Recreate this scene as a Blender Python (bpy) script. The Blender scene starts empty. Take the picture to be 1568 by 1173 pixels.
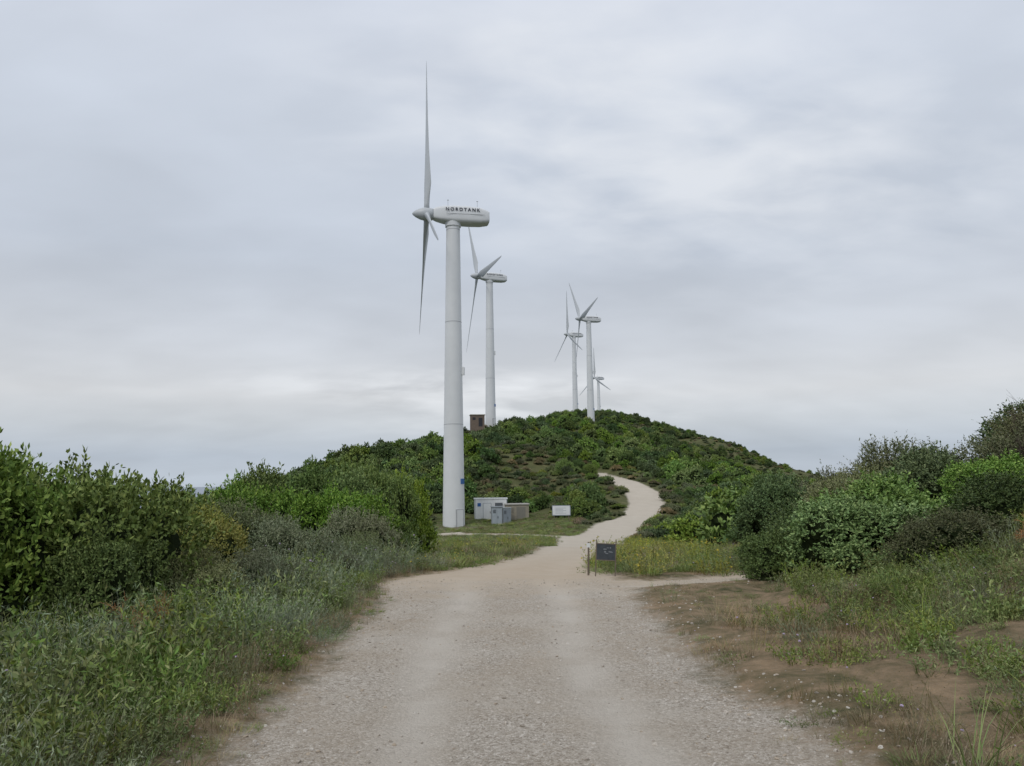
import bpy, math, numpy as np
from mathutils import Matrix, Vector
R = math.radians
scene = bpy.context.scene
rng = np.random.default_rng(7)

# ------------------------------------------------------------------ helpers
def link(o, parent=None):
    scene.collection.objects.link(o)
    if parent: o.parent = parent
    return o

def np_mesh(name, V, F, mats=(), midx=None, smooth=False):
    V = np.asarray(V, dtype=np.float32); F = np.asarray(F, dtype=np.int32)
    me = bpy.data.meshes.new(name)
    k = F.shape[1]
    me.vertices.add(len(V)); me.vertices.foreach_set('co', V.ravel())
    me.loops.add(F.size); me.loops.foreach_set('vertex_index', F.ravel())
    me.polygons.add(len(F))
    me.polygons.foreach_set('loop_start', np.arange(0, F.size, k, dtype=np.int32))
    for m in mats: me.materials.append(m)
    if midx is not None: me.polygons.foreach_set('material_index', np.asarray(midx, dtype=np.int32))
    me.update(calc_edges=True)
    me.polygons.foreach_set('use_smooth', np.full(len(F), smooth))
    me.validate()
    return me

class MB:  # quad mesh accumulator
    def __init__(s): s.V=[]; s.F=[]; s.M=[]; s.n=0
    def add(s, V, F, m=0):
        V=np.asarray(V,float); F=np.asarray(F,int)
        if len(F)==0: return
        s.V.append(V); s.F.append(F+s.n); s.M.append(np.full(len(F),m)); s.n+=len(V)
    def mesh(s,name,mats,smooth=False):
        return np_mesh(name,np.vstack(s.V),np.vstack(s.F),mats,np.concatenate(s.M),smooth)
    def box(s,x0,x1,y0,y1,z0,z1,m=0):
        V=[(x0,y0,z0),(x1,y0,z0),(x1,y1,z0),(x0,y1,z0),(x0,y0,z1),(x1,y0,z1),(x1,y1,z1),(x0,y1,z1)]
        F=[(0,3,2,1),(4,5,6,7),(0,1,5,4),(1,2,6,5),(2,3,7,6),(3,0,4,7)]
        s.add(V,F,m)
    def loft(s,rings,m=0,cap=True):
        rings=[np.asarray(r,float) for r in rings]; n=len(rings[0]); V=np.vstack(rings); F=[]
        for i in range(len(rings)-1):
            for j in range(n):
                a=i*n+j;b=i*n+(j+1)%n
                F.append((a,b,b+n,a+n))
        if cap:
            V=np.vstack([V,rings[0].mean(0),rings[-1].mean(0)]);c0=len(V)-2;c1=len(V)-1;o=(len(rings)-1)*n
            for j in range(0,n,2):
                F.append((c0,(j+2)%n,(j+1)%n,j)); F.append((c1,o+j,o+(j+1)%n,o+(j+2)%n))
        s.add(V,F,m)
    def tube(s,p0,p1,r0,r1,n=6,m=0):
        p0=np.array(p0,float);p1=np.array(p1,float);d=p1-p0;d/=np.linalg.norm(d)+1e-9
        a=np.cross(d,[0,0,1.0] if abs(d[2])<.9 else [1.0,0,0]);a/=np.linalg.norm(a);b=np.cross(d,a)
        t=np.linspace(0,2*np.pi,n,endpoint=False)[:,None]
        c=np.cos(t)*a+np.sin(t)*b
        s.loft([p0+c*r0,p1+c*r1],m)

def unit(v): return v/(np.linalg.norm(v,axis=-1,keepdims=True)+1e-9)

def vn(x,y,s=1.0,seed=0):   # value noise 0..1
    x=np.asarray(x,float)/s;y=np.asarray(y,float)/s
    xi=np.floor(x);yi=np.floor(y);fx=x-xi;fy=y-yi
    fx=fx*fx*(3-2*fx);fy=fy*fy*(3-2*fy)
    def h(a,b):
        v=np.sin(a*127.1+b*311.7+seed*74.7)*43758.5453
        return v-np.floor(v)
    return (h(xi,yi)*(1-fx)+h(xi+1,yi)*fx)*(1-fy)+(h(xi,yi+1)*(1-fx)+h(xi+1,yi+1)*fx)*fy
def sstep(a,b,x):
    t=np.clip((x-a)/(b-a),0,1);return t*t*(3-2*t)

# ------------------------------------------------------------------ node material helper
def newmat(name):
    m=bpy.data.materials.new(name);m.use_nodes=True;nt=m.node_tree
    return m,nt,nt.nodes,nt.links,nt.nodes['Principled BSDF']
def noise(N,scale,detail=4,dist=0,rough=.55):
    n=N.new('ShaderNodeTexNoise');n.inputs['Scale'].default_value=scale;n.inputs['Detail'].default_value=detail
    n.inputs['Distortion'].default_value=dist;n.inputs['Roughness'].default_value=rough;return n
def ramp(N,stops):
    r=N.new('ShaderNodeValToRGB');e=r.color_ramp.elements
    while len(e)<len(stops): e.new(.5)
    for el,(p,c) in zip(e,stops):
        el.position=p;el.color=(*c,1) if len(c)==3 else c
    return r
def mixc(N,L,fac,a,b,mode='MIX'):
    m=N.new('ShaderNodeMix');m.data_type='RGBA';m.blend_type=mode;m.clamp_factor=True
    for s,v in ((m.inputs[0],fac),(m.inputs[6],a),(m.inputs[7],b)):
        if isinstance(v,(int,float)): s.default_value=v
        elif isinstance(v,tuple): s.default_value=(*v,1)
        else: L.new(v,s)
    return m.outputs[2]
def mth(N,L,op,a,b=0.0,c=None,clamp=False):
    m=N.new('ShaderNodeMath');m.operation=op;m.use_clamp=clamp
    for i,v in enumerate((a,b,c)):
        if v is None: continue
        if isinstance(v,(int,float)): m.inputs[i].default_value=v
        else: L.new(v,m.inputs[i])
    return m.outputs[0]
def mrange(N,L,v,a,b,c=0,d=1):
    m=N.new('ShaderNodeMapRange');L.new(v,m.inputs[0])
    for i,x in enumerate((a,b,c,d)): m.inputs[i+1].default_value=x
    return m.outputs[0]

def plain(name,col,rough=.6,var=.15,scale=3,metal=0,spec=.4):
    m,nt,N,L,P=newmat(name)
    tc=N.new('ShaderNodeTexCoord');n=noise(N,scale,5);L.new(tc.outputs['Object'],n.inputs['Vector'])
    r=ramp(N,[(.3,tuple(c*(1-var) for c in col)),(.7,tuple(min(1,c*(1+var*.5)) for c in col))])
    L.new(n.outputs['Fac'],r.inputs[0]);L.new(r.outputs[0],P.inputs['Base Color'])
    P.inputs['Roughness'].default_value=rough;P.inputs['Metallic'].default_value=metal
    P.inputs['Specular IOR Level'].default_value=spec
    return m

def leafmat(name,cols,bright=1.5):
    m,nt,N,L,P=newmat(name)
    g=N.new('ShaderNodeNewGeometry');oi=N.new('ShaderNodeObjectInfo')
    k=len(cols)
    r=ramp(N,[(i/(k-1),c) for i,c in enumerate(cols)])
    L.new(g.outputs['Random Per Island'],r.inputs[0])
    hs=N.new('ShaderNodeHueSaturation')
    L.new(mrange(N,L,oi.outputs['Random'],0,1,.475,.515),hs.inputs['Hue'])
    w=N.new('ShaderNodeTexWhiteNoise');w.noise_dimensions='1D';L.new(oi.outputs['Random'],w.inputs['W'])
    L.new(mrange(N,L,w.outputs['Value'],0,1,.62*bright,1.32*bright),hs.inputs['Value'])
    w2=N.new('ShaderNodeTexWhiteNoise');w2.noise_dimensions='1D'
    L.new(mth(N,L,'ADD',oi.outputs['Random'],3.7),w2.inputs['W'])
    L.new(mrange(N,L,w2.outputs['Value'],0,1,.78,1.12),hs.inputs['Saturation'])
    L.new(r.outputs[0],hs.inputs['Color'])
    n=noise(N,.9,3);L.new(g.outputs['Position'],n.inputs['Vector'])
    c=mixc(N,L,mrange(N,L,n.outputs['Fac'],.35,.65,0,.6),hs.outputs[0],(.72,.66,.55),'MULTIPLY')
    n2=noise(N,.06,4);L.new(g.outputs['Position'],n2.inputs['Vector'])
    c=mixc(N,L,mrange(N,L,n2.outputs['Fac'],.42,.62,0,.4),c,(1.0,.84,.75),'MULTIPLY')
    L.new(c,P.inputs['Base Color']);P.inputs['Roughness'].default_value=.6
    P.inputs['Specular IOR Level'].default_value=.2
    return m

# ------------------------------------------------------------------ terrain
CP=np.array([
(0,0,0),(0,6,0),(0,12,0),(-3,12,-.05),(3,12,0),(0.2,16,-.2),(1.2,22,-.52),(2.7,29.5,-.87),(4.9,48,-2.0),(9.6,70,-2.3),
(14.8,90,-1.6),(17.3,105,0),(17,118,1.6),(14.3,125,2.5),(5,140,6.5),
(-6.7,88,-3.75),(-14,80,-3.8),(0,86,-3.5),(-8,70,-3.1),(-5,50,-2.1),(-5,30,-1.2),(-5,20,-.6),(-2.8,93,-3.1),(4.8,80,-2.6),
(-2,105,-1.2),(-3,120,2.6),(-4,150,8.6),(-5.1,183,14.6),(-12,172,11.2),(-20,160,8.2),(-28,150,5.4),(-37,140,2.5),(-50,130,-3.5),(-70,120,-12),
(-20,120,1),(-35,110,-3),(-20,98,-2.5),(-20,200,8),(-40,180,1),
(15,150,6.5),(18,180,10.5),(22,220,15.5),(26.8,260,20.8),(28,300,26),(30,335,29.5),(45,330,28.5),(28.4,345,30),(57,500,28),(35,400,28),
(12,300,23.5),(3,220,16.3),(0,260,17.5),(-15,260,9),(-40,260,-2),(-60,200,-10),(-10,340,12),
(52,320,26.5),(58.7,270,17.9),(67,250,13.9),(74.6,240,9.6),(83,225,3.6),(88.5,210,-.4),(98,205,-4),(130,200,-20),(90,300,4),(110,300,-10),(75,330,14),
(25,105,-.6),(32,100,-2.6),(30,130,1.5),(40,150,2),(50,180,4),(60,200,4),(40,200,9),(30,160,6),(45,250,16),
(20,60,-4),(30,70,-5),(45,90,-5),(60,120,-5),(80,150,-7),(110,120,-16),
(6,25,-.7),(4,15,-.15),(8,30,-1.3),(12,40,-2.3),
(3,8,.04),(4.5,8,.35),(7,8,1.15),(10,10,2.05),(14,14,2.9),(9,14,1.25),(12,20,1.1),(6,13,.3),(18,25,.8),(20,35,-1),(30,30,2),(25,12,4),(30,0,5),(5,0,.6),(14,0,3.2),(5,4,.55),
(-3,8,0),(-5,8,-.1),(-8,10,-.25),(-12,12,-.6),(-20,15,-1.6),(-8,20,-.9),(-10,30,-1.7),(-15,40,-2.6),(-20,30,-2.6),(-15,60,-3.6),(-30,60,-6),(-40,40,-8),(-60,60,-15),(-30,0,-4),(-8,0,-.1),(-2.5,4,0),
(0,-20,.3),(-20,-20,-2),(20,-20,4),(80,40,-12),(80,-10,-8),(-80,0,-24),
(-80,260,-30),(-140,180,-60),(-140,320,-70),(-60,400,-40),(-120,500,-80),(0,450,0),(0,600,-40),(-200,60,-80),(-200,300,-110),
(160,250,-45),(170,400,-60),(120,450,-30),(200,150,-60),(200,40,-50),(110,580,-40),(260,300,-110),(60,620,-20),
],float)
def kern(d2): return np.sqrt(d2+25.0)
def _fit():
    A=kern(((CP[:,None,:2]-CP[None,:,:2])**2).sum(-1)); n=len(CP)
    Pm=np.c_[np.ones(n),CP[:,:2]]
    M=np.block([[A+np.eye(n)*-0.02,Pm],[Pm.T,np.zeros((3,3))]])
    return np.linalg.solve(M,np.r_[CP[:,2],0,0,0])
Wt=_fit()
# road network: (x,y,halfwidth)
ROADS=[
 [(.2,-12,1.65),(.12,0,1.68),(.07,4.6,1.66),(-.12,7.5,1.54),(0,10.7,1.64),(-.15,13.2,1.95),(.15,16,1.4),(.6,19,1.05),(1.2,22,1.0),(2.6,29.5,1.2),(4.7,48,1.9),(9.5,70,1.9),(13.3,82,1.9),(16.0,93,2.0),(17.4,105,2.1),(16.6,116,2.1),(13.6,125,1.9)],
 [(.6,12.9,.8),(2,12.8,.62),(3.3,13.1,.55),(4.6,13.8,.5),(6.2,15.0,.45)],
 [(3.6,50,1.2),(0,56,1.1),(-5,64,1.1),(-7,78,1.0)],
]
def road_info(x,y):
    x=np.asarray(x,float).ravel();y=np.asarray(y,float).ravel()
    best=np.full(x.shape,1e9);lat=np.zeros_like(x);hwb=np.ones_like(x)
    for k,rd in enumerate(ROADS):
        for (x0,y0,h0),(x1,y1,h1) in zip(rd[:-1],rd[1:]):
            dx,dy=x1-x0,y1-y0;L2=dx*dx+dy*dy
            t=np.clip(((x-x0)*dx+(y-y0)*dy)/L2,0,1)
            px,py=x0+t*dx,y0+t*dy
            hw=h0+t*(h1-h0);d=np.hypot(x-px,y-py)
            s=np.sign((x-px)*dy-(y-py)*dx)
            e=d-hw
            u=e<best;best[u]=e[u];lat[u]=(s*d)[u];hwb[u]=hw[u]
    return best,lat,hwb     # signed distance to the road edge (neg inside)
def height(x,y,detail=True):
    sh=np.shape(x);x=np.asarray(x,float).ravel();y=np.asarray(y,float).ravel()
    z=Wt[-3]+Wt[-2]*x+Wt[-1]*y
    for i in range(0,len(CP)):
        z=z+Wt[i]*kern((x-CP[i,0])**2+(y-CP[i,1])**2)
    r=np.sqrt(((x-20)/230)**2+((y-230)/390)**2)
    f=sstep(.85,1.2,r);z=z*(1-f)+f*(-90)
    if detail:
        e,lat,hw=road_info(x,y)
        off=sstep(0,1.5,e)
        z=z+off*((vn(x,y,1.3,1)-.5)*.16+(vn(x,y,.45,2)-.5)*.06)+off*sstep(40,120,y)*((vn(x,y,9,5)-.5)*1.8+(vn(x,y,22,6)-.5)*1.4)
        z=z+.05*sstep(.1,.5,e)*(1-sstep(.6,1.6,e))
        tr=np.exp(-((np.abs(lat)-.68)/.26)**2)*(e<0)
        z=z-.022*tr+(1-off)*((vn(x,y,.5,8)-.5)*.014+(vn(x,y,.17,18)-.5)*.008)
    return z.reshape(sh)

def axis(lo,hi,a,b):
    out=[0.0];
    while out[-1]<hi: out.append(out[-1]+a+b*out[-1])
    neg=[0.0]
    while neg[-1]>lo: neg.append(neg[-1]-(a+b*abs(neg[-1])))
    return np.array(neg[:0:-1]+out)
xs=axis(-380,400,.07,.012); ys=axis(-25,760,.09,.0085)
GX,GY=np.meshgrid(xs,ys)
GZ=height(GX,GY)
e,lat,hw=road_info(GX,GY)
fx=GX.ravel();fy=GY.ravel()
wob=(vn(fx,fy,.9,11)-.5)*.3+(vn(fx,fy,.25,12)-.5)*.2
mask=np.clip(.5-(e-.08+wob)/.7,0,1)
pad=np.exp(-(((fx+6)/9)**2+((fy-84)/6)**2)*1.2)*.35
track=np.exp(-((np.abs(lat)-.68)/.25)**2)
V=np.c_[fx,fy,GZ.ravel()]
ny,nx=GX.shape
idx=np.arange(ny*nx).reshape(ny,nx)
F=np.stack([idx[:-1,:-1],idx[:-1,1:],idx[1:,1:],idx[1:,:-1]],-1).reshape(-1,4)
isroad=(mask[F].max(1)>.02)

def ground_mat():
    m,nt,N,L,P=newmat('ground_and_gravel')
    g=N.new('ShaderNodeNewGeometry');pos=g.outputs['Position']
    def att(n):
        a=N.new('ShaderNodeAttribute');a.attribute_name=n;return a.outputs['Fac']
    def nz(s,d=4,di=0,r=.55):
        n=noise(N,s,d,di,r);L.new(pos,n.inputs['Vector']);return n.outputs['Fac']
    sx=N.new('ShaderNodeSeparateXYZ');L.new(pos,sx.inputs[0]);Y=sx.outputs[1]
    # soil
    r1=ramp(N,[(.34,(.075,.08,.04)),(.45,(.17,.14,.085)),(.58,(.28,.21,.14)),(.72,(.42,.31,.20))]);L.new(nz(2.2,9,.4,.72),r1.inputs[0])
    r2=ramp(N,[(.3,(.06,.07,.03)),(.6,(.115,.12,.055)),(.75,(.22,.18,.11))]);L.new(nz(.35,7,0,.65),r2.inputs[0])
    soil=mixc(N,L,mrange(N,L,Y,16,34),r1.outputs[0],r2.outputs[0])
    sp=mixc(N,L,mrange(N,L,nz(55,4,0,.7),.35,.65,0,.6),soil,(.5,.45,.36),'OVERLAY')
    # road: fine crushed stone
    v=N.new('ShaderNodeTexVoronoi');v.inputs['Scale'].default_value=55;L.new(pos,v.inputs['Vector'])
    sc=N.new('ShaderNodeSeparateColor');L.new(v.outputs['Color'],sc.inputs[0])
    v2=N.new('ShaderNodeTexVoronoi');v2.inputs['Scale'].default_value=130;L.new(pos,v2.inputs['Vector'])
    sc2=N.new('ShaderNodeSeparateColor');L.new(v2.outputs['Color'],sc2.inputs[0])
    r3=ramp(N,[(0,(.18,.15,.115)),(.3,(.36,.31,.25)),(.7,(.50,.445,.375)),(1,(.78,.72,.64))])
    L.new(mth(N,L,'ADD',mth(N,L,'MULTIPLY',sc.outputs[0],.5),mth(N,L,'MULTIPLY',sc2.outputs[0],.5)),r3.inputs[0])
    smooth=mixc(N,L,nz(14,8,0,.8),(.46,.41,.345),(.64,.585,.505))
    tf=mth(N,L,'MULTIPLY',att('track'),mrange(N,L,nz(1.2,5),.33,.55,.3,.9))
    base=mixc(N,L,mrange(N,L,nz(1.1,7,.4,.7),.40,.64,0,.55),r3.outputs[0],(.39,.32,.24))
    rd=mixc(N,L,tf,base,smooth)
    rd=mixc(N,L,mrange(N,L,nz(.5,6,.3,.65),.5,.68,0,.4),rd,(.60,.55,.475))
    org=mixc(N,L,nz(2.2,8,.3,.75),(.44,.34,.235),(.60,.51,.40))
    wn=mth(N,L,'ADD',Y,mth(N,L,'MULTIPLY',nz(1.1,6,0,.7),5.0))
    rd=mixc(N,L,mrange(N,L,wn,13.2,16.4,0,.85),rd,org)
    far=mixc(N,L,nz(.6,6,0,.7),(.43,.38,.31),(.58,.53,.45))
    rd=mixc(N,L,mrange(N,L,Y,17,32,0,.8),rd,far)
    mk=mth(N,L,'ADD',att('mask'),mth(N,L,'MULTIPLY',mth(N,L,'SUBTRACT',nz(8,8,0,.8),.5),1.3))
    mk=mrange(N,L,mk,.18,.7)
    col=mixc(N,L,mk,sp,rd)
    L.new(col,P.inputs['Base Color']);P.inputs['Roughness'].default_value=.95
    P.inputs['Specular IOR Level'].default_value=.1
    hh=mth(N,L,'ADD',mth(N,L,'MULTIPLY',v.outputs['Distance'],-.8),mth(N,L,'MULTIPLY',nz(40,7,0,.8),1.4))
    b=N.new('ShaderNodeBump');b.inputs['Strength'].default_value=.85;b.inputs['Distance'].default_value=.016
    L.new(hh,b.inputs['Height']);L.new(b.outputs[0],P.inputs['Normal'])
    return m
MG=ground_mat()
def sub(name,sel):
    f=F[sel];u,inv=np.unique(f,return_inverse=True)
    me=np_mesh(name,V[u],inv.reshape(-1,4),[MG],None,True)
    for an,arr in (('mask',np.maximum(mask,pad)),('track',track)):
        a=me.attributes.new(an,'FLOAT','POINT');a.data.foreach_set('value',arr[u].astype(np.float32))
    link(bpy.data.objects.new(name,me))
sub('ground',~isroad);sub('dirt_road',isroad)

# sea
m,nt,N,L,P=newmat('sea_water')
P.inputs['Base Color'].default_value=(.16,.20,.25,1);P.inputs['Roughness'].default_value=.35
g=N.new('ShaderNodeNewGeometry');n=noise(N,.02,6);L.new(g.outputs['Position'],n.inputs['Vector'])
b=N.new('ShaderNodeBump');b.inputs['Strength'].default_value=.3;b.inputs['Distance'].default_value=2;L.new(n.outputs['Fac'],b.inputs['Height']);L.new(b.outputs[0],P.inputs['Normal'])
link(bpy.data.objects.new('sea',np_mesh('sea',[(-4e4,-4e4,-80),(4e4,-4e4,-80),(4e4,4e4,-80),(-4e4,4e4,-80)],[(0,1,2,3)],[m])))

# ------------------------------------------------------------------ foliage prototypes
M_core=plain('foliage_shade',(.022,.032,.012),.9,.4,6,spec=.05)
M_bark=plain('bark',(.12,.09,.065),.9,.3,12,spec=.1)
M_len=leafmat('leaves_mastic',[(.065,.12,.023),(.09,.16,.033),(.125,.20,.045),(.18,.255,.062)])
M_dark=leafmat('leaves_dark',[(.042,.078,.026),(.062,.108,.036),(.10,.148,.05)])
M_olive=leafmat('leaves_olive',[(.075,.095,.045),(.10,.12,.06),(.14,.15,.085),(.095,.135,.05)])
M_yel=leafmat('leaves_yellow',[(.12,.165,.028),(.19,.225,.038),(.29,.29,.048)])
M_grey=leafmat('stems_greygreen',[(.095,.135,.08),(.14,.18,.115),(.195,.225,.155),(.105,.15,.06)])
M_grass=leafmat('grass_blades',[(.075,.125,.028),(.11,.17,.042),(.17,.205,.065),(.085,.14,.033)])
M_dry=leafmat('dry_grass',[(.18,.14,.08),(.26,.21,.13),(.155,.13,.062),(.12,.14,.055)])
M_twig=plain('dead_twigs',(.11,.085,.07),.9,.3,8,spec=.1)
M_pink=plain('flower_lilac',(.5,.4,.55),.8,.2,8)
M_yfl=plain('flower_yellow',(.5,.4,.05),.8,.2,8)
M_rust=plain('rusty_dead_leaves',(.34,.18,.08),.9,.3,8,spec=.1)

def leafquads(c,d,n,Ln,Wd):
    s=unit(np.cross(d,n));Ln=np.asarray(Ln)[:,None];Wd=np.asarray(Wd)[:,None]
    V=np.stack([c,c+d*Ln*.5+s*Wd*.5,c+d*Ln,c+d*Ln*.5-s*Wd*.5],1).reshape(-1,3)
    F=np.arange(len(c)*4).reshape(-1,4);return V,F
def rdir(r,n): return unit(r.normal(size=(n,3)))
def strips(mb,base,dirs,length,width,droop,segs,m,r):
    n=len(base);side=unit(np.cross(dirs,[0,0,1.0])+1e-6)*width[:,None]*.5
    pts=[]
    for k in range(segs+1):
        t=k/segs
        hor=dirs*np.array([1,1,0]);
        p=base+dirs*(length*t)[:,None]+unit(hor+1e-6)*(droop*length*t*t)[:,None]*.8-np.array([0,0,1.0])*(droop*length*t*t)[:,None]*.6
        w=(1-t)**.7 if k<segs else .05
        pts.append((p-side*w,p+side*w))
    V=np.stack([q for pr in pts for q in pr],1).reshape(-1,3)
    k2=2*(segs+1);o=(np.arange(n)*k2)[:,None]
    F=np.vstack([o+np.array([[2*k,2*k+1,2*k+3,2*k+2]]) for k in range(segs)])
    mb.add(V,F,m)
    return pts

def blob_quads(c,r,rg,sq=.9,n=10,m=7):
    th=np.linspace(0.08,np.pi-.08,m);ph=np.linspace(0,2*np.pi,n,endpoint=False)
    T,Ph=np.meshgrid(th,ph,indexing='ij')
    D=np.stack([np.sin(T)*np.cos(Ph),np.sin(T)*np.sin(Ph),np.cos(T)],-1)
    rr=r*(1+.18*rg.normal(size=T.shape))
    P=D*rr[...,None]*[1,1,sq]+c
    i=np.arange(m*n).reshape(m,n);j=np.roll(i,-1,1)
    F=np.stack([i[:-1],i[1:],j[1:],j[:-1]],-1).reshape(-1,4)
    return P.reshape(-1,3),F

def bush(name,seed,leafm,nspr,nleaf,lL,lW,sprig=.13,nl=8,tall=.9,core=.72,shoots=.05,spiky=.6,spread=.62):
    r=np.random.default_rng(seed);mb=MB()
    C=[];RR=[]
    for i in range(nl):
        a=r.uniform(0,6.28);q=spread*math.sqrt(r.uniform(0,1)) if i else 0
        rad=r.uniform(.26,.46)*(1-.25*q)
        z=(r.uniform(.25,.95)*tall*(1-.55*q*q)) if i else tall*.6
        C.append((q*math.cos(a),q*math.sin(a),max(z-rad*.3,.22)));RR.append(rad)
    for i in range(5):
        a=i*1.256+r.uniform(-.3,.3);C.append((.62*math.cos(a),.62*math.sin(a),.16));RR.append(r.uniform(.22,.32))
    C=np.array(C);RR=np.array(RR)
    w=RR**2/np.sum(RR**2)
    li=r.choice(len(C),size=nspr*2,p=w)
    D=rdir(r,nspr*2);D[:,2]=np.where(D[:,2]<-.35,-D[:,2],D[:,2])
    lump=1+.2*np.sin(D[:,0]*7+li)*np.sin(D[:,1]*6+li*2)+.12*np.sin(D[:,2]*11+li*3)
    Pp=C[li]+D*(RR[li]*lump*r.uniform(.76,1.05,nspr*2))[:,None]
    dist=np.linalg.norm(Pp[:,None]-C[None],axis=2)/RR[None]
    dist[np.arange(len(li)),li]=9
    ok=(dist.min(1)>.82)&(Pp[:,2]>.0)
    Pp=Pp[ok][:nspr];D=D[ok][:nspr];ns=len(Pp)
    sd=unit(D*.75+np.array([0,0,spiky])+r.normal(size=(ns,3))*.3)
    sl=sprig*r.uniform(.5,1.3,ns);sh=r.uniform(size=ns)<shoots;sl[sh]*=1.7
    t=r.uniform(0,1,(ns,nleaf))
    c=(Pp[:,None]+sd[:,None]*(sl[:,None]*t)[...,None]).reshape(-1,3)
    dd=unit(np.repeat(sd,nleaf,0)*.7+r.normal(size=(ns*nleaf,3))*.55)
    nn=unit(np.repeat(D,nleaf,0)*.8+np.array([0,0,.4])+r.normal(size=(ns*nleaf,3))*.5)
    V_,F_=leafquads(c,dd,nn,lL*r.uniform(.6,1.3,len(c)),lW*r.uniform(.7,1.3,len(c)))
    mb.add(V_,F_,0)
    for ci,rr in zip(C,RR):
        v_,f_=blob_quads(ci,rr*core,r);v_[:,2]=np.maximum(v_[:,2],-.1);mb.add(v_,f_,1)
    for i in range(6):
        k=r.integers(0,len(C));mb.tube((r.uniform(-.1,.1),r.uniform(-.1,.1),-.15),C[k],.035,.012,6,2)
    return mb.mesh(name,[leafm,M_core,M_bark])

def coll(name,meshes):
    c=bpy.data.collections.new(name)
    for i,me in enumerate(meshes):
        o=bpy.data.objects.new('%s_%02d'%(name,i),me);c.objects.link(o)
    return c
near_m=[bush('shrub_leafy_a',1,M_len,2900,9,.047,.024,nl=11,shoots=.02,spiky=.35,core=.7),
        bush('shrub_leafy_b',2,M_len,2900,9,.047,.024,nl=12,tall=1.0,shoots=.02,spiky=.35,core=.7),
        bush('shrub_dark_a',3,M_dark,2700,8,.043,.021,nl=12,spiky=.35,core=.68),
        bush('shrub_olive_a',4,M_olive,2500,9,.042,.016,nl=10,sprig=.16,core=.62),
        bush('shrub_yellow_a',5,M_yel,1900,9,.047,.02,nl=8,sprig=.16)]
hill_m=[bush('hs%d'%i,20+i,mm,400,6,.13,.075,nl=8,core=.76,tall=tl) for i,(mm,tl) in enumerate([(M_dark,.9),(M_len,1.05),(M_dark,.9),(M_dark,.7),(M_len,1.0),(M_olive,.7),(M_olive,.6),(M_dark,1.0),(M_yel,.6)])]
C_hill=coll('hill_shrub',hill_m)

def weed(name,seed,nst,hgt,stemm,leafL,leafW,nlf,spread=.22,flower=None,nfl=0,lean=.55,droop=.25,w=.006):
    r=np.random.default_rng(seed);mb=MB()
    a=r.uniform(0,6.28,nst);q=spread*np.sqrt(r.uniform(0,1,nst))
    base=np.c_[q*np.cos(a),q*np.sin(a),np.full(nst,-.03)]
    d=unit(np.c_[np.cos(a)*lean*r.uniform(.1,1,nst)+r.normal(size=nst)*.2,np.sin(a)*lean*r.uniform(.1,1,nst)+r.normal(size=nst)*.2,np.ones(nst)])
    ln=hgt*r.uniform(.5,1.1,nst)
    pts=strips(mb,base,d,ln,np.full(nst,w),np.full(nst,droop)*r.uniform(.2,1.3,nst),4,0,r)
    if nlf:
        P0=np.stack([(a_+b_)/2 for a_,b_ in pts],1)
        t=r.uniform(.15,1,(nst,nlf))*4;k=np.minimum(t.astype(int),3);f=(t-k)[...,None]
        ii=np.arange(nst)[:,None]
        c=(P0[ii,k]*(1-f)+P0[ii,k+1]*f).reshape(-1,3)
        dd=unit(np.repeat(d,nlf,0)*.8+r.normal(size=(nst*nlf,3))*.7);nn=rdir(r,nst*nlf)
        mb.add(*leafquads(c,dd,nn,leafL*r.uniform(.5,1.3,len(c)),np.full(len(c),leafW)),0)
    mats=[stemm]
    if flower:
        mats.append(flower)
        tips=pts[-1][0][:nfl]
        for p in tips:
            v_,f_=blob_quads(p,.012 if flower==M_pink else .016,r,.6,6,4);mb.add(v_,f_,1)
    return mb.mesh(name,mats)
weeds_m=[weed('w0',31,40,.66,M_grey,.045,.007,13,flower=M_pink,nfl=1,droop=.4),weed('w1',32,44,.52,M_grey,.04,.007,14),
         weed('w2',33,38,.5,M_grass,.055,.014,13),weed('w3',34,36,.58,M_grey,.055,.008,12,droop=.45),
         weed('w4',35,32,.42,M_grass,.055,.02,14,spread=.2),weed('w5',36,42,.45,M_olive,.035,.008,12)]
grass_m=[weed('g0',41,80,.30,M_grass,0,0,0,spread=.17,w=.008,lean=.8,droop=.5),weed('g1',42,70,.26,M_dry,0,0,0,spread=.19,w=.006,lean=.9,droop=.4),
         weed('g2',43,74,.2,M_grass,.03,.012,4,spread=.21,w=.007,lean=1.1,droop=.4),weed('g3',44,46,.34,M_dry,.02,.006,6,spread=.16,w=.005,lean=.5,droop=.3,flower=M_pink,nfl=1),
         weed('g4',45,26,.62,M_grass,0,0,0,spread=.12,w=.007,lean=.9,droop=.6)]
flow_m=[weed('f0',51,34,.35,M_grass,.04,.014,10,flower=M_yfl,nfl=4),weed('f1',52,34,.45,M_yel,.04,.014,12,flower=M_yfl,nfl=3)]
low_m=[bush('l%d'%i,60+i,mm,240,6,.14,.055,nl=6,core=.6,tall=.5,spread=.7) for i,mm in enumerate([M_olive,M_grass,M_olive,M_dry,M_yel,M_len])]
C_weed=coll('verge_weed',weeds_m);C_grass=coll('grass_tuft',grass_m);C_flow=coll('yellow_flower_tuft',flow_m);C_low=coll('low_scrub',low_m)
st=[]
for i,cc_ in enumerate([(.50,.45,.385),(.34,.30,.25),(.54,.50,.44),(.43,.36,.28)]):
    r=np.random.default_rng(90+i);mb=MB();v_,f_=blob_quads(np.zeros(3),1,r,.6,7,5);mb.add(v_,f_,0);st.append(mb.mesh('st%d'%i,[plain('gravel_stone_%d'%i,cc_,.9,.3,3,spec=.1)],False))
C_stone=coll('stone',st)

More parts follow.
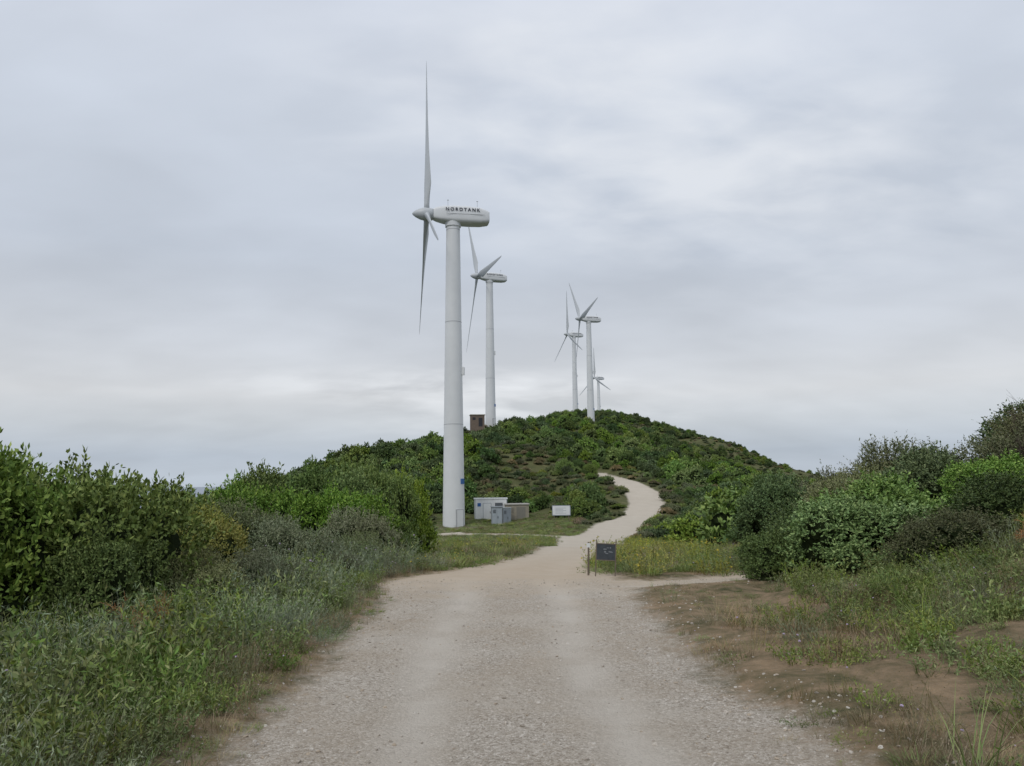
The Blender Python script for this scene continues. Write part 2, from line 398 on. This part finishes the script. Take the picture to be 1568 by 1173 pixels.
def scatter(name,col,P,rot,scl,ix):
    me=bpy.data.meshes.new(name);me.vertices.add(len(P));me.vertices.foreach_set('co',np.asarray(P,np.float32).ravel())
    for an,ar in (('rot',rot),('scl',scl)):
        a=me.attributes.new(an,'FLOAT_VECTOR','POINT');a.data.foreach_set('vector',np.asarray(ar,np.float32).ravel())
    a=me.attributes.new('idx','INT','POINT');a.data.foreach_set('value',np.asarray(ix,np.int32))
    o=link(bpy.data.objects.new(name,me))
    ng=bpy.data.node_groups.new(name+'_scatter','GeometryNodeTree')
    ng.interface.new_socket(name='Geometry',in_out='INPUT',socket_type='NodeSocketGeometry')
    ng.interface.new_socket(name='Geometry',in_out='OUTPUT',socket_type='NodeSocketGeometry')
    N=ng.nodes;L=ng.links
    gi=N.new('NodeGroupInput');go=N.new('NodeGroupOutput');ip=N.new('GeometryNodeInstanceOnPoints')
    ci=N.new('GeometryNodeCollectionInfo');ci.inputs['Collection'].default_value=col
    ci.inputs['Separate Children'].default_value=True;ci.inputs['Reset Children'].default_value=True
    def na(n,t):
        q=N.new('GeometryNodeInputNamedAttribute');q.data_type=t;q.inputs['Name'].default_value=n
        return next(s for s in q.outputs if s.enabled and s.name=='Attribute')
    L.new(gi.outputs[0],ip.inputs['Points']);L.new(ci.outputs[0],ip.inputs['Instance'])
    ip.inputs['Pick Instance'].default_value=True
    L.new(na('idx','INT'),ip.inputs['Instance Index']);L.new(na('rot','FLOAT_VECTOR'),ip.inputs['Rotation']);L.new(na('scl','FLOAT_VECTOR'),ip.inputs['Scale'])
    L.new(ip.outputs[0],go.inputs[0])
    md=o.modifiers.new('scatter','NODES');md.node_group=ng
    return o
def jgrid(x0,x1,y0,y1,s,r):
    a,b=np.meshgrid(np.arange(x0,x1,s),np.arange(y0,y1,s));a=a.ravel();b=b.ravel()
    return a+r.uniform(-.5,.5,len(a))*s,b+r.uniform(-.5,.5,len(b))*s
def do_scatter(name,col,x,y,smin,smax,choose,r,sz=(.85,1.15),sink=.03,tilt=.08,svec=None):
    n=len(x);z=height(x,y)
    s=r.uniform(smin,smax,n) if svec is None else svec
    rot=np.c_[r.normal(size=n)*tilt,r.normal(size=n)*tilt,r.uniform(0,6.28,n)]
    sc=np.c_[s,s,s*r.uniform(sz[0],sz[1],n)]
    return scatter(name,col,np.c_[x,y,z-sink],rot,sc,choose)

# ---- hillside shrubs
rdx=[p[0] for p in ROADS[0]];rdy=[p[1] for p in ROADS[0]]
def open_area(x,y):
    rx=np.interp(y,rdy,rdx)
    a=(x<rx)&(x>-.115*y-.6)&(y>15)&(y<91)&(x<6)
    a|=(y>72)&(y<90)&(x>-17)&(x<8)
    b=(x>=rx)&(x<.26*y+.5)&(y<52)
    c=(x>-9)&(x<5)&(y>84)&(y<97.5)
    return a|b|c
r=np.random.default_rng(100)
x1,y1=jgrid(-110,125,27,145,2.1,r);x2,y2=jgrid(-110,130,145,420,3.1,r)
x=np.r_[x1,x2];y=np.r_[y1,y2]
e_,_,_=road_info(x,y)
n1=vn(x,y,14,3)*.55+vn(x,y,5,4)*.45
k=(np.abs(x)<.8*y+6)&(e_>1.6)&~open_area(x,y)
k&=~((e_<4)&(y>50)&(y<118)&(x<np.interp(y,rdy,rdx))&(r.uniform(size=len(x))<.6))
k&=(n1>.32+.12*sstep(20,60,x)*(y>100))|(r.uniform(size=len(x))<.3)
for tx,ty,tr in ((-5.1,183,2.5),(-8,178,5),(-7.6,173,3.5),(26.8,260,3),(28.4,340,3)): k&=np.hypot(x-tx,y-ty)>tr
x,y,n1=x[k],y[k],n1[k];n=len(x)
big=sstep(.36,.62,n1)
s=(.7+1.35*big)*r.uniform(.65,1.35,n)
s*=1-.35*sstep(30,60,x)*sstep(90,200,y)
s*=1+.15*(1-sstep(-2,12,x))*sstep(95,130,y)
s=np.where(y<100,np.minimum(s,1.9),s)
s=np.where(np.hypot(x+8,y-176)<12,np.minimum(s,1.1),s)
e_,_,_=road_info(x,y);s=np.where(e_<4,np.minimum(s,.95),s)
u=r.uniform(size=n);pk=np.where(n1>.46,np.array([0,1,2,1,4,7])[(u*6).astype(int)],np.array([3,5,6,2,5,0,6,8])[(u*8).astype(int)])
do_scatter('hillside_shrubs',C_hill,x,y,0,0,pk,r,(.75,1.2),.15,.1,s)
# ---- low scrub in between
x1,y1=jgrid(-60,80,26,150,1.65,r);x2,y2=jgrid(-60,110,150,360,2.6,r);x=np.r_[x1,x2];y=np.r_[y1,y2]
e_,_,_=road_info(x,y);oa=open_area(x,y)
k=(np.abs(x)<.8*y+6)&(e_>.35)&((~oa)|((r.uniform(size=len(x))<.55)&(y>26)))&(r.uniform(size=len(x))<.75)
x,y=x[k],y[k];oa=open_area(x,y);n=len(x)
s=r.uniform(.5,1.1,n)*np.where(oa,.32,1.0)*np.where(y<60,.7,1)
pk=np.where(oa,np.array([1,1,3,4,1,5])[r.integers(0,6,n)],np.array([0,1,2,2,0,1,5,3])[r.integers(0,8,n)])
do_scatter('low_scrub_cover',C_low,x,y,0,0,pk,r,(.7,1.1),.05,.1,s)

# ---- individual shrubs near the track
def shrub(i,X,Y,w,h,rot=None):
    me=near_m[i];o=bpy.data.objects.new('shrub',me)
    z=float(height(np.array([X]),np.array([Y]))[0]);o.location=(X,Y,z-.08)
    o.rotation_euler=(0,0,rot if rot is not None else (X*7.3+Y*3.1)%6.28);o.scale=(w,w,h/1.15);link(o)
SH=[(0,-6.7,8.9,1.6,2.45),(1,-5.5,10.2,1.45,2.15),(0,-7.6,11.5,1.7,2.5),(1,-4.8,9.2,.8,1.2),(0,-9.6,11,1.8,2.6),(0,-6.2,7.4,.85,1.3),
 (4,-4.6,12.0,1.0,1.25),(4,-5.4,13.2,1.1,1.45),(1,-6.5,14.5,1.3,1.5),(0,-7.4,18,1.7,2.2),(3,-5.4,16,1.3,1.7),(1,-6.9,20,1.6,2.6),
 (0,-7.0,22.5,1.9,3.15),(1,-6.0,24,1.8,3.2),(0,-5.2,25,1.8,3.4),(1,-4.25,24,1.5,3.05),(0,-4.7,22,1.4,2.7),(1,-3.95,26,1.4,3.0),
 (3,-4.1,14.8,1.0,1.2),(3,-3.6,18,1.1,1.5),(1,-4.3,19.5,1.4,2.1),(0,-3.5,21,.95,1.6),(3,-3.3,16.2,.8,.9),(2,-8.4,27,2.2,3.3),(0,-10.5,25,2,3.0),(0,-9.2,20,1.6,2.1),(2,-10.5,16,1.6,1.7),
 (3,-3.5,11.2,.7,.8),(3,-4.1,10.4,.8,.95),(3,-3.1,13.3,.6,.6),
 (1,5.1,11.6,1.15,1.15),(0,6.0,12.1,1.3,1.35),(1,4.2,12.3,.75,.8),(2,6.8,11.2,1.0,1.0),(3,5.7,10.4,.85,.75),(2,5.3,14.8,1.2,1.2),
 (3,7.0,16,1.3,1.55),(2,8.2,15,1.4,1.45),(3,9.3,14.2,1.3,1.4),(3,10.4,14.6,1.3,1.3),(2,11.6,16.5,1.6,1.7),(3,9.2,18,1.6,1.8),(2,6.9,20,1.5,1.8),(3,8.6,22,1.5,1.9),(2,10.2,25,1.6,1.9),(3,12,26,1.7,1.8),
 (1,8.2,13.0,1.0,1.0),(3,7.6,9.4,.55,.5),(0,14.2,47,2.4,3.0),(2,16.6,49,2.2,2.6),(1,18.5,45,2.2,2.6),(2,13.6,40,1.6,1.7),(3,8.6,28,1.2,1.1),
 (1,12.2,123,1.5,2.0),(2,10.5,126.5,1.6,2.2),(0,8.5,124,1.8,2.4)]
for a in SH: shrub(*a)

# ---- dead twiggy bush on the right bank
def twig_bush(name,X,Y,H,W,seed,mat,n0=16):
    r=np.random.default_rng(seed);mb=MB()
    def br(p,d,l,rad,dep):
        q=p+d*l;mb.tube(p,q,rad,rad*.6,4,0)
        if dep==0:return
        for _ in range(r.integers(3,5)):
            nd=unit(d+r.normal(size=3)*.55+np.array([0,0,.12]));st_=p+(q-p)*r.uniform(.45,1)
            br(st_,nd,l*r.uniform(.5,.8),rad*.55,dep-1)
    for i in range(n0):
        a=r.uniform(0,6.28);d=unit(np.array([math.cos(a)*r.uniform(.1,1)*W/H,math.sin(a)*r.uniform(.1,1)*W/H,1.0]))
        br(np.array([math.cos(a)*.1,math.sin(a)*.1,0]),d,H*.42,.012,3)
    o=link(bpy.data.objects.new(name,mb.mesh(name,[mat])))
    o.location=(X,Y,float(height(np.array([X]),np.array([Y]))[0])-.05);return o
twig_bush('dead_bush',9.9,14.0,1.8,1.6,1,M_twig,20)
twig_bush('dead_bush',9.2,13.4,1.3,1.3,2,M_twig)
twig_bush('dead_bush',11.2,15.2,2.0,1.6,5,M_twig,20)
twig_bush('dead_bush',8.4,12.2,.9,1.2,7,M_twig,14)
twig_bush('dead_bush',6.1,8.8,.55,.9,3,M_rust,12)
twig_bush('dead_bush',-3.7,8.0,.8,.5,4,M_rust,4)

# ---- verge weeds
r=np.random.default_rng(200)
x,y=jgrid(-11,-1.2,2.4,17,.28,r);e_,_,_=road_info(x,y)
k=(e_>.22)&(np.abs(x)<.75*y+1.5)&((e_>.42)|(r.uniform(size=len(x))<.6))
x,y=x[k],y[k];e_=e_[k];n=len(x);s=r.uniform(.75,1.4,n)*(.45+.6*sstep(.25,1.2,e_));s*=np.where(y<3.8,.85,1)
pk=np.array([0,1,3,0,1,2,5,3,5])[r.integers(0,9,n)];pk=np.where(vn(x,y,1.2,9)>.6,np.array([2,4,5])[r.integers(0,3,n)],pk)
do_scatter('verge_weeds',C_weed,x,y,0,0,pk,r,(.8,1.15),.02,.15,s)
x,y=jgrid(1.2,12,2.4,17,.29,r);e_,_,_=road_info(x,y)
slope=sstep(.8,2.1,x-1.7-.04*y)
bare=sstep(.5,.68,vn(x,y,1.6,33)*.6+vn(x,y,.6,34)*.4)*(1-sstep(3.5,6.5,x))
bank=np.exp(-(((x-7.9)/.9)**2+((y-11.3)/1.1)**2))
bare=np.maximum(bare,sstep(.25,.5,bank))
k=(e_>.3)&(np.abs(x)<.78*y+1.5)&(r.uniform(size=len(x))<(.08+.88*slope)*(1-.9*bare))
k&=~((y>10.2)&(y<14.3)&(x<4.4)&(x<.5*y-1.9))
x,y=x[k],y[k];n=len(x)
pk=np.array([2,4,2,1,5,4,2])[r.integers(0,7,n)]
do_scatter('bank_weeds',C_weed,x,y,0,0,pk,r,(.8,1.15),.02,.12,r.uniform(.4,.9,n))
# grass and dry tufts on both verges
x,y=jgrid(-5,9,2.4,20,.16,r);e_,_,_=road_info(x,y)
cl=vn(x,y,.7,21)
bare=sstep(.47,.64,vn(x,y,1.6,33)*.6+vn(x,y,.6,34)*.4)*(x>0)
lf=np.where(x<0,.25,0)
k=(e_>-.14)&(np.abs(x)<.75*y+1)&(r.uniform(size=len(x))<np.clip((cl-.15+lf)*1.7,0.15,.95)*(.12+.88*sstep(-.1,.25,e_))*(1-.75*bare))&(e_<4.5)
br_=(y>11.2)&(y<15)&(x>1.7)&(e_<.25);k&=~br_
x,y=x[k],y[k];e_=e_[k];n=len(x)
dry=np.where(x>0,.42,.55)
pk=np.where(vn(x,y,1.0,22)>dry,np.array([1,3,1,1,2])[r.integers(0,5,n)],np.array([0,2,2,1,4])[r.integers(0,5,n)])
sv=r.uniform(.4,1.0,n)*(.4+.6*sstep(0,.7,e_));sv=np.where((y>9.8)&(y<14.5)&(x>0),sv*.4,sv)
do_scatter('verge_grass',C_grass,x,y,0,0,pk,r,(.8,1.2),.01,.15,sv)
# grass meadow around junction and pad
x,y=jgrid(-14,16,14,95,.52,r);e_,_,_=road_info(x,y)
k=(e_>.1)&open_area(x,y)&(r.uniform(size=len(x))<.85);x,y=x[k],y[k];n=len(x)
pk=np.array([0,2,1,2,0,1])[r.integers(0,6,n)]
do_scatter('meadow_grass',C_grass,x,y,0,0,pk,r,(.7,1.1),.01,.1,r.uniform(.9,1.6,n))
x,y=jgrid(1,16,14.5,52,.8,r);e_,_,_=road_info(x,y)
k=(e_>.25)&open_area(x,y)&(r.uniform(size=len(x))<.8)&(x>np.interp(y,rdy,rdx));x,y=x[k],y[k]
x3,y3=jgrid(-5,2,15,45,1.3,r);e3,_,_=road_info(x3,y3);k=(e3>.2)&open_area(x3,y3)&(r.uniform(size=len(x3))<.5)
x=np.r_[x,x3[k]];y=np.r_[y,y3[k]];n=len(x)
do_scatter('yellow_wildflowers',C_flow,x,y,0,0,r.integers(0,2,n),r,(.7,1.1),.01,.1,r.uniform(.7,1.4,n))
# stones
NS=26000
x=r.uniform(-2.6,3.6,NS);y=2.5+r.uniform(0,1,NS)**1.7*11;e_,lat_,_=road_info(x,y)
pr=np.where(e_<0,.35+.5*sstep(-.6,0,e_),.45*(1-sstep(.2,1.2,e_)))
pr*=1-.75*np.exp(-((np.abs(lat_)-.68)/.25)**2)
pr*=.2+1.3*vn(x,y,.6,44)
k=(r.uniform(size=NS)<pr);x,y=x[k],y[k];n=len(x)
do_scatter('gravel_stones',C_stone,x,y,0,0,r.integers(0,4,n),r,(.6,1.1),-.001,.5,.004+.014*r.uniform(0,1,n)**4)

# ------------------------------------------------------------------ wind turbines
M_white=plain('turbine_paint',(.68,.69,.69),.45,.05,.7)
M_blade=plain('blade_gelcoat',(.48,.50,.51),.4,.04,.7)
M_seam=plain('turbine_seam',(.36,.37,.38),.6,.1,2)
M_blk=plain('black_lettering',(.03,.035,.05),.6,.1,4)
M_blue=plain('blue_sign',(.04,.13,.35),.5,.1,4)
M_conc=plain('concrete',(.42,.40,.36),.9,.15,4)
def ring(rad,z,n=32,cx=0,cy=0):
    t=np.linspace(0,2*np.pi,n,endpoint=False);return np.c_[cx+rad*np.cos(t),cy+rad*np.sin(t),np.full(n,z)]
def mk_tower():
    mb=MB();H=35.7;r0,r1=1.26,.80
    rr=lambda z:r0+(r1-r0)*(z/H)
    mb.loft([ring(rr(z),z,40) for z in np.linspace(-.6,H,14)],0)
    for z in (.12,11.9,23.8,34.9): mb.loft([ring(rr(z)+.012,z-.03,40),ring(rr(z)+.012,z+.03,40)],1)
    mb.loft([ring(1.75,-.8,24),ring(1.7,.04,24)],2)
    mb.loft([ring(.92,35.3,32),ring(.95,35.9,32)],0)
    ang=math.radians(-62)
    def onwall(w,z0,z1,d,m,a=ang):
        rr_=rr(z0)+.0;c,s_=math.cos(a),math.sin(a)
        V_=[]
        for dz in (z0,z1):
            for (t_,q) in ((-w/2,rr_-.12),(w/2,rr_-.12),(w/2,rr_+d),(-w/2,rr_+d)):
                V_.append((c*q-s_*t_,s_*q+c*t_,dz))
        mb.add(V_,[(0,3,2,1),(4,5,6,7),(0,1,5,4),(1,2,6,5),(2,3,7,6),(3,0,4,7)],m)
    onwall(.95,.35,2.35,.03,1);onwall(.78,.42,2.27,.06,0)
    onwall(.6,5.15,5.75,.05,3,R(-40));onwall(.3,17.6,18.5,.28,0,R(-20))
    return mb.mesh('tower',[M_white,M_seam,M_conc,M_blue],True)
def mk_nacelle():
    mb=MB();rings=[]
    st=[(-2.35,.6,-.6,.62),(-2.0,.72,-.74,.78),(-1.2,.92,-.92,.93),(0,1.08,-1.08,.98),(1.8,1.1,-1.12,.98),(3.2,1.05,-1.1,.86),(4.1,.95,-.95,.52),(4.25,.88,-.85,.42)]
    for x_,w,zb,zt in st:
        t=np.linspace(0,2*np.pi,32,endpoint=False);ex=2/5
        cy=np.sign(np.cos(t))*np.abs(np.cos(t))**ex*w;cz=np.sign(np.sin(t))*np.abs(np.sin(t))**ex
        z=(zt+zb)/2+cz*(zt-zb)/2
        rings.append(np.c_[np.full(32,x_),cy,z])
    mb.loft(rings,0)
    mb.box(-.9,3.6,-1.118,-1.08,-.16,-.13,1);mb.box(-.9,3.6,1.08,1.118,-.16,-.13,1)
    for x_ in (-.6,2.9):
        mb.tube((x_,0,.8),(x_,0,1.9),.025,.02,6,1);mb.box(x_-.1,x_+.1,-.02,.02,1.82,1.9,1)
    return mb.mesh('nacelle',[M_white,M_seam],True)
def mk_spinner():
    mb=MB();st=[(-2.36,.62),(-2.5,.72),(-3.4,.78),(-3.9,.66),(-4.4,.42),(-4.7,.2),(-4.82,.04)]
    t=np.linspace(0,2*np.pi,24,endpoint=False)
    mb.loft([np.c_[np.full(24,x_),r_*np.cos(t),r_*np.sin(t)] for x_,r_ in st],0)
    return mb.mesh('spinner',[M_blade],True)
def mk_blade():
    mb=MB();rings=[];n=16;t=np.linspace(0,2*np.pi,n,endpoint=False)
    for r_,ch,th,tw in ((.45,.66,.66,24),(1.3,.66,.64,24),(2.2,1.05,.56,24),(3.6,1.65,.48,21),(5,1.6,.4,17.5),(8,1.3,.29,12),(12,1.0,.2,7),(16,.7,.13,4),(18.8,.45,.08,2),(19.8,.26,.045,0),(20.15,.06,.015,0)):
        c=np.cos(t)*.5*ch;blend=np.clip((r_-1.3)/2,0,1)
        h=np.sin(t)*.5*th*(1-blend*.55*(1-np.cos(t))*.5)
        c=c-blend*ch*.17
        a=R(tw+3)
        X_=h*math.cos(a)-c*math.sin(a);Y_=c*math.cos(a)+h*math.sin(a)
        rings.append(np.c_[X_,Y_,np.full(n,r_)])
    mb.loft(rings,0);return mb.mesh('blade',[M_blade],True)
me_t,me_n,me_s,me_b=mk_tower(),mk_nacelle(),mk_spinner(),mk_blade()
for me in (me_n,me_t):
    try: me.set_sharp_from_angle(angle=R(35))
    except Exception as ex: print(ex)
def turbine(X,Y,Z,yaw,phase,letter=True,H=36.75):
    p=bpy.data.objects.new('wind_turbine',None);link(p);p.location=(X,Y,Z);p.rotation_euler=(0,0,R(yaw))
    sc=H/36.75
    o=link(bpy.data.objects.new('tower',me_t),p);o.scale=(1,1,sc)
    hz=H
    for nm,me in (('nacelle',me_n),('spinner',me_s)):
        o=link(bpy.data.objects.new(nm,me),p);o.location=(0,0,hz)
    for i in range(3):
        o=link(bpy.data.objects.new('blade_%d'%(i+1),me_b),p);o.location=(-3.1,0,hz);o.rotation_euler=(R(-(phase+120*i)),0,0)
    if letter:
        cu=bpy.data.curves.new('lettering','FONT');cu.body='NORDTANK';cu.size=.56;cu.space_character=1.45;cu.extrude=.006;cu.align_x='CENTER'
        cu.offset=.012;cu.materials.append(M_blk)
        o=link(bpy.data.objects.new('lettering',cu),p);o.rotation_euler=(R(90),0,0);o.location=(1.05,-1.13,hz+.2)
    return p
turbine(-6.75,88,-3.75,9.8,4)
turbine(-5.2,183,14.2,18,28,H=37)
turbine(26.6,260,20.2,12,38,H=36.6)
turbine(28.0,340,30,17,0)
turbine(56.5,500,31.5,30,0)

# ------------------------------------------------------------------ cabins, boards
M_cab=plain('white_painted_steel',(.70,.71,.70),.5,.08,2)
M_gry=plain('grey_steel',(.26,.29,.31),.5,.1,2)
M_tan=plain('tan_render',(.30,.27,.21),.9,.15,3)
M_brn=plain('brown_render',(.17,.13,.10),.9,.2,3)
M_drk=plain('dark_opening',(.03,.03,.035),.7,.2,3)
M_post=plain('weathered_post',(.16,.13,.10),.9,.25,10)
def obj(name,mb,mats,loc,rz=0,smooth=False):
    o=link(bpy.data.objects.new(name,mb.mesh(name,mats,smooth)));o.location=loc;o.rotation_euler=(0,0,R(rz));return o
mb=MB();mb.box(-1.95,1.95,0,2.3,.15,2.75,0);mb.box(-2.02,2.02,-.06,2.36,2.75,2.87,0)
mb.box(-1.9,1.9,.05,2.2,-.6,.15,2)
for xx in (-1.95,1.87): mb.box(xx,xx+.08,-.03,0,.15,2.75,1)
mb.box(-.95,.05,-.035,0,.2,2.3,1);mb.box(-.9,0,-.05,-.035,.25,2.25,0);mb.box(-.12,-.06,-.09,-.05,1.1,1.3,3)
mb.box(.5,1.4,-.03,0,1.7,2.3,3);mb.box(-1.6,-1.2,-.03,0,1.9,2.3,4)
for q in range(5): mb.box(.52,1.38,-.05,-.03,1.75+q*.11,1.79+q*.11,1)
obj('white_equipment_cabin',mb,[M_cab,M_gry,M_conc,M_drk,M_blue],(-2.7,93.0,-3.2),4)
mb=MB();mb.box(-.62,.62,0,1.2,.1,2.35,0);mb.box(-.68,.68,-.06,1.26,2.35,2.45,0);mb.box(-.55,-.015,-.03,0,.2,2.2,1);mb.box(.015,.55,-.03,0,.2,2.2,1);mb.box(.08,.14,-.06,-.03,1.1,1.35,2);mb.box(-.65,.65,.03,1.2,-.5,.1,3)
for q in range(6): mb.box(-.45,-.1,-.045,-.03,1.7+q*.07,1.73+q*.07,2)
obj('grey_electrical_cabinet',mb,[M_gry,plain('grey_door',(.33,.37,.40),.5,.1,2),M_drk,M_conc],(-1.9,89.2,-3.65),4)
o=obj('grey_electrical_cabinet',mb,[M_gry,plain('grey_door_b',(.2,.23,.26),.5,.1,2),M_drk,M_conc],(-.75,89.4,-3.65),4);o.scale=(.75,1,.93)
mb=MB();mb.box(-1.35,1.35,0,2.2,-.4,2.3,0);mb.box(-1.45,1.45,-.1,2.3,2.3,2.42,1);mb.box(-.1,.95,-.03,0,.15,2.05,2);mb.box(-1.1,-.4,-.03,0,1.4,1.95,2)
for q in range(5): mb.box(-1.08,-.42,-.05,-.03,1.45+q*.1,1.49+q*.1,0)
obj('concrete_transformer_hut',mb,[M_tan,M_conc,plain('hut_door',(.20,.19,.16),.7,.1,3)],(.45,91.4,-3.4),4)
mb=MB();mb.box(-1.6,1.6,0,2.4,-2.5,2.6,0);mb.box(-1.75,1.75,-.15,2.55,2.6,2.78,1);mb.box(.2,1.1,-.03,0,0,2.0,2);mb.box(-1.2,-.5,-.03,0,1.5,2.1,2)
obj('brown_service_hut',mb,[M_brn,M_tan,M_drk],(-8.0,177,14.3),8)
mb=MB();mb.box(-.95,.95,-.03,.0,.55,1.6,0);mb.box(-.88,.88,-.036,-.03,.62,1.53,1)
for xx in (-.75,.75): mb.box(xx-.04,xx+.04,0,.08,-.4,1.65,2)
for q in range(5): mb.box(-.6,.5-(q%2)*.3,-.041,-.036,.78+q*.13,.81+q*.13,3)
zz=float(height(np.array([4.9]),np.array([80.]))[0])
obj('information_board',mb,[M_gry,plain('board_white',(.72,.73,.74),.5,.05,2),M_post,M_gry],(4.9,80,zz+.1),-3)
mb=MB();mb.box(-.17,.17,-.012,.0,.30,.58,0);mb.box(-.185,.185,-.018,.006,.58,.595,1);mb.box(-.185,.185,-.018,.006,.285,.30,1)
for xx in (-.185,.17): mb.box(xx,xx+.02,-.015,.01,-.1,.66,1)
rq=np.random.default_rng(4)
for q in range(7):
    a=rq.uniform(-.14,.08);b_=rq.uniform(.34,.52);mb.box(a,a+rq.uniform(.01,.06),-.0145,-.012,b_,b_+rq.uniform(.01,.03),2)
zz=float(height(np.array([1.66]),np.array([14.4]))[0])
o=obj('notice_board',mb,[plain('board_slate',(.045,.055,.065),.6,.3,14),M_post,plain('chalk',(.2,.22,.24),.8,.2,20)],(1.66,14.4,zz),-6);o.rotation_euler[1]=R(3)
mb=MB();mb.tube((0,0,-.1),(.02,0,.6),.02,.016,8,0);mb.box(-.02,.05,-.022,-.018,.5,.58,1)
obj('wooden_post',mb,[M_post,M_cab],(1.38,14.7,zz))

# ------------------------------------------------------------------ world
w=bpy.data.worlds.new('World');scene.world=w;w.use_nodes=True;nt=w.node_tree;N=nt.nodes;L=nt.links
bg=N['Background']
SUN_EL,SUN_AZ=48,-150
sky=N.new('ShaderNodeTexSky');sky.sky_type='NISHITA';sky.sun_disc=False;sky.sun_elevation=R(SUN_EL);sky.sun_rotation=R(SUN_AZ)
tc=N.new('ShaderNodeTexCoord');sx=N.new('ShaderNodeSeparateXYZ');L.new(tc.outputs['Generated'],sx.inputs[0])
z=sx.outputs[2]
elev=ramp(N,[(0,(.50,.56,.64)),(.035,(.48,.54,.625)),(.075,(.60,.635,.68)),(.11,(.665,.68,.705)),(.17,(.63,.66,.71)),(.28,(.56,.61,.69)),(.43,(.64,.695,.785)),(.6,(.76,.81,.91)),(1,(.78,.83,.92))])
L.new(z,elev.inputs[0])
den=mth(N,L,'ADD',mth(N,L,'MAXIMUM',z,0),.25)
cx=N.new('ShaderNodeCombineXYZ');L.new(mth(N,L,'DIVIDE',sx.outputs[0],den),cx.inputs[0]);L.new(mth(N,L,'DIVIDE',sx.outputs[1],den),cx.inputs[1])
def cloud(rot,scl,sc,det,dist,loc=(0,0,0)):
    mp=N.new('ShaderNodeMapping');mp.inputs['Rotation'].default_value=(0,0,R(rot));mp.inputs['Scale'].default_value=scl;mp.inputs['Location'].default_value=loc
    L.new(cx.outputs[0],mp.inputs[0]);n=noise(N,sc,det,dist,.48);L.new(mp.outputs[0],n.inputs['Vector']);return n.outputs['Fac']
c1=cloud(-40,(.85,1.0,1),1.2,3,.2,(3,1,0));c2=cloud(-40,(.9,1.2,1),2.8,6,.25,(7,2,0));c3=cloud(-35,(.75,1.4,1),6,6,.3,(1,5,0))
f=mth(N,L,'ADD',mth(N,L,'MULTIPLY',c1,.55),mth(N,L,'ADD',mth(N,L,'MULTIPLY',c2,.33),mth(N,L,'MULTIPLY',c3,.12)))
v=mrange(N,L,f,.38,.62,.92,1.085)
cc=N.new('ShaderNodeCombineColor')
for i in range(3): L.new(v,cc.inputs[i])
col=mixc(N,L,1.0,elev.outputs[0],cc.outputs[0],'MULTIPLY')
brk=mrange(N,L,mth(N,L,'ADD',mth(N,L,'MULTIPLY',c2,.6),mth(N,L,'MULTIPLY',c3,.4)),.42,.62,0,1.2)
def glow(dirv,wd,amt,col):
    d=Vector(dirv).normalized();vm=N.new('ShaderNodeVectorMath');vm.operation='SUBTRACT'
    L.new(tc.outputs['Generated'],vm.inputs[0]);vm.inputs[1].default_value=d
    m2=N.new('ShaderNodeVectorMath');m2.operation='DIVIDE';L.new(vm.outputs[0],m2.inputs[0]);m2.inputs[1].default_value=wd
    ln=N.new('ShaderNodeVectorMath');ln.operation='LENGTH';L.new(m2.outputs[0],ln.inputs[0])
    g=mrange(N,L,ln.outputs['Value'],0,1,1,0)
    g=mth(N,L,'MULTIPLY',g,brk)
    return mixc(N,L,mth(N,L,'MULTIPLY',g,amt),col,(.88,.90,.93))
col=glow((.10,1,.52),(.42,.6,.20),.65,col)
col=glow((.40,1,.40),(.42,.6,.15),.5,col)
col=glow((-.1,1,.125),(.30,.6,.03),.9,col)
col=glow((.02,1,.09),(.25,.6,.05),.6,col)
nb=N.new('ShaderNodeVectorMath');nb.operation='SCALE';L.new(sky.outputs[0],nb.inputs[0]);nb.inputs['Scale'].default_value=.09
fin=mixc(N,L,.93,nb.outputs[0],col)
L.new(fin,bg.inputs['Color']);bg.inputs['Strength'].default_value=1.0
sl=bpy.data.lights.new('sun','SUN');sl.energy=1.1;sl.angle=R(20);sl.color=(1,.97,.92)
so=link(bpy.data.objects.new('sun',sl))
az=R(SUN_AZ);sd=Vector((math.sin(az)*math.cos(R(SUN_EL)),math.cos(az)*math.cos(R(SUN_EL)),math.sin(R(SUN_EL))))
so.rotation_euler=sd.to_track_quat('Z','Y').to_euler();so.location=(0,-20,60)

# ------------------------------------------------------------------ camera
cam=bpy.data.cameras.new('camera');co=link(bpy.data.objects.new('camera',cam))
cam.sensor_width=36;cam.lens=27.05;cam.clip_end=80000;cam.clip_start=.05
co.matrix_world=Matrix.Translation((0,0,1.6))@Matrix.Rotation(R(97.3),4,'X')@Matrix.Rotation(R(-.7),4,'Z')
scene.camera=co
scene.view_settings.view_transform='Standard';scene.view_settings.look='None';scene.view_settings.exposure=0
